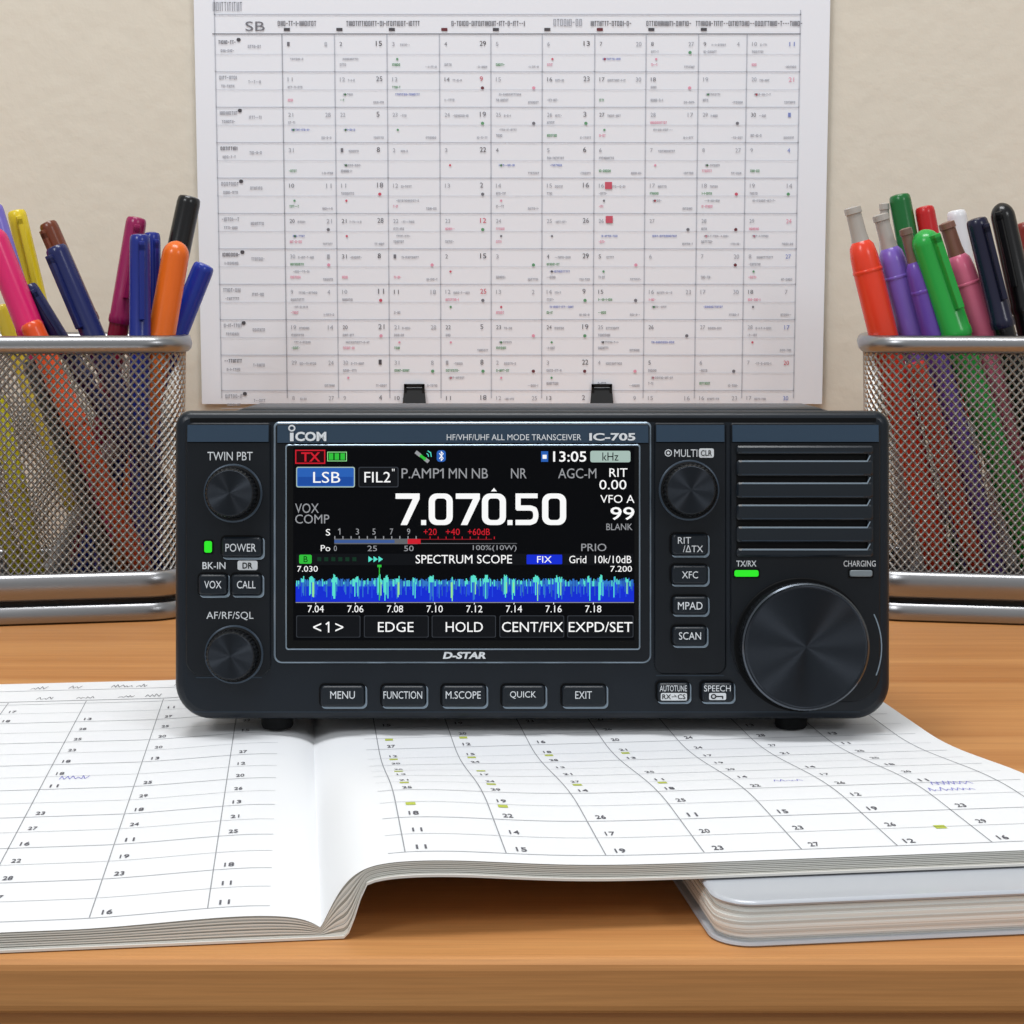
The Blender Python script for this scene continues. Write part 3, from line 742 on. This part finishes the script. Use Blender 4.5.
pen('flat',152,232,153,M_+0.006,0.0036,(30,46,146),(28,44,136),'slim blue pen standing upright in a mesh cup',0)
pen('flat',190,196,160,K_+0.002,0.0052,(18,18,20),(16,16,18),'black marker leaning in a mesh cup',0,False)
pen('round',178,241,161,F_+0.010,0.0056,(228,106,24),(228,106,24),'orange marker with rounded cap in a mesh cup',0,False)
pen('flat',205,264,175,N_,0.0048,(28,56,166),(26,52,160),'blue marker leaning against the rim of a mesh cup',0,False)
pen('flat',-4,395,36,F_-0.003,0.0040,(220,214,40),(220,214,40),'yellow-green pen lying low inside a mesh cup',0,False,rimy=570)
pen('flat',-24,440,14,F_+0.002,0.0036,(206,196,40),(206,196,40),'yellow pen lying low inside a mesh cup',0,False,rimy=560)
pen('flat',150,372,66,N_-0.004,0.0036,(196,196,200),(190,192,200),'pale grey pen leaning inside a mesh cup',0,False,rimy=540)
pen('flat',30,360,110,M_-0.004,0.0040,(60,64,70),(56,60,66),'dark grey pen leaning inside a mesh cup',0,False,rimy=560)
pen('flat',0,305,12,K_+0.004,0.0040,(222,196,60),(222,196,60),'pale yellow pen barely above the rim of a mesh cup',0,False)
gcl=(176,172,166)
pen('gel',852,207,884,F_+0.006,0.0058,(232,66,40),gcl,'orange-red gel marker with clear grey tip in a mesh cup',1)
pen('gel',884,203,893,K_,0.0036,(190,190,195),gcl,'clear pen with grey tip in a mesh cup',1)
pen('gel',880,214,914,M_,0.0056,(124,98,190),gcl,'lavender gel marker with clear tip in a mesh cup',1)
pen('gel',905,228,934,F_+0.004,0.0044,(106,74,172),(120,98,88),'purple gel pen with brown tip in a mesh cup',1)
pen('flat',899,194,925,K_,0.0048,(24,106,50),(24,106,50),'dark green capped marker in a mesh cup',1,False)
pen('round',922,230,958,F_+0.001,0.0060,(38,164,66),(38,164,66),'bright green marker with clip in a mesh cup',1,rot=205)
pen('flat',924,206,948,K_,0.0044,(196,32,36),(196,32,36),'red capped pen in a mesh cup',1,False)
pen('gel',946,222,984,M_,0.0056,(214,106,138),(128,88,76),'pink gel marker with brown tip in a mesh cup',1)
pen('flat',956,210,975,K_+0.004,0.0044,(226,226,230),(230,230,234),'white capped pen in a mesh cup',1,False)
pen('flat',976,218,1006,F_+0.003,0.0046,(14,14,18),(22,22,50),'black pen with navy cap end in a mesh cup',1)
pen('round',1000,203,1030,M_+0.002,0.0050,(14,14,16),(14,14,16),'black marker with rounded cap in a mesh cup',1)
pen('flat',1024,222,1046,K_,0.0046,(116,44,40),(136,52,44),'brown-red marker in a mesh cup',1,False)
pen('flat',1000,365,930,N_-0.003,0.0038,(190,190,194),(186,186,190),'pale grey pen leaning inside a mesh cup',1,False,rimy=540)
pen('flat',915,362,975,F_-0.002,0.0044,(214,62,40),(220,66,42),'orange-red pen leaning inside a mesh cup',1,False,rimy=560)

# ------------------------------------------------------------ light
w=bpy.data.worlds.new('world'); sc.world=w; w.use_nodes=True
w.node_tree.nodes['Background'].inputs['Color'].default_value=(0.955,0.985,1.0,1); w.node_tree.nodes['Background'].inputs['Strength'].default_value=0.40
def area(loc,target,size,power,col):
    l=bpy.data.lights.new('ceiling_or_fill_light','AREA'); l.shape='RECTANGLE'; l.size=size[0]; l.size_y=size[1]; l.energy=power; l.color=col  # shared by the overhead lamp and the added front lights
    o=bpy.data.objects.new('ceiling_or_fill_light',l); sc.collection.objects.link(o); o.location=loc
    o.rotation_euler=(Vector(target)-Vector(loc)).to_track_quat('-Z','Y').to_euler()
area((-0.1,0.34,1.45),(0,0.65,0),(0.8,0.35),13.5,(0.98,0.99,1.0))
area((-0.8,-0.5,1.1),(0,0.5,0.05),(0.35,0.35),5.5,(0.97,0.985,1))  # unseen front-left light, added for highlights on the dial
area((0.9,-0.6,0.9),(0,0.5,0.05),(0.3,0.3),3,(0.97,0.985,1))  # unseen front-right light, added to give the dial a second highlight
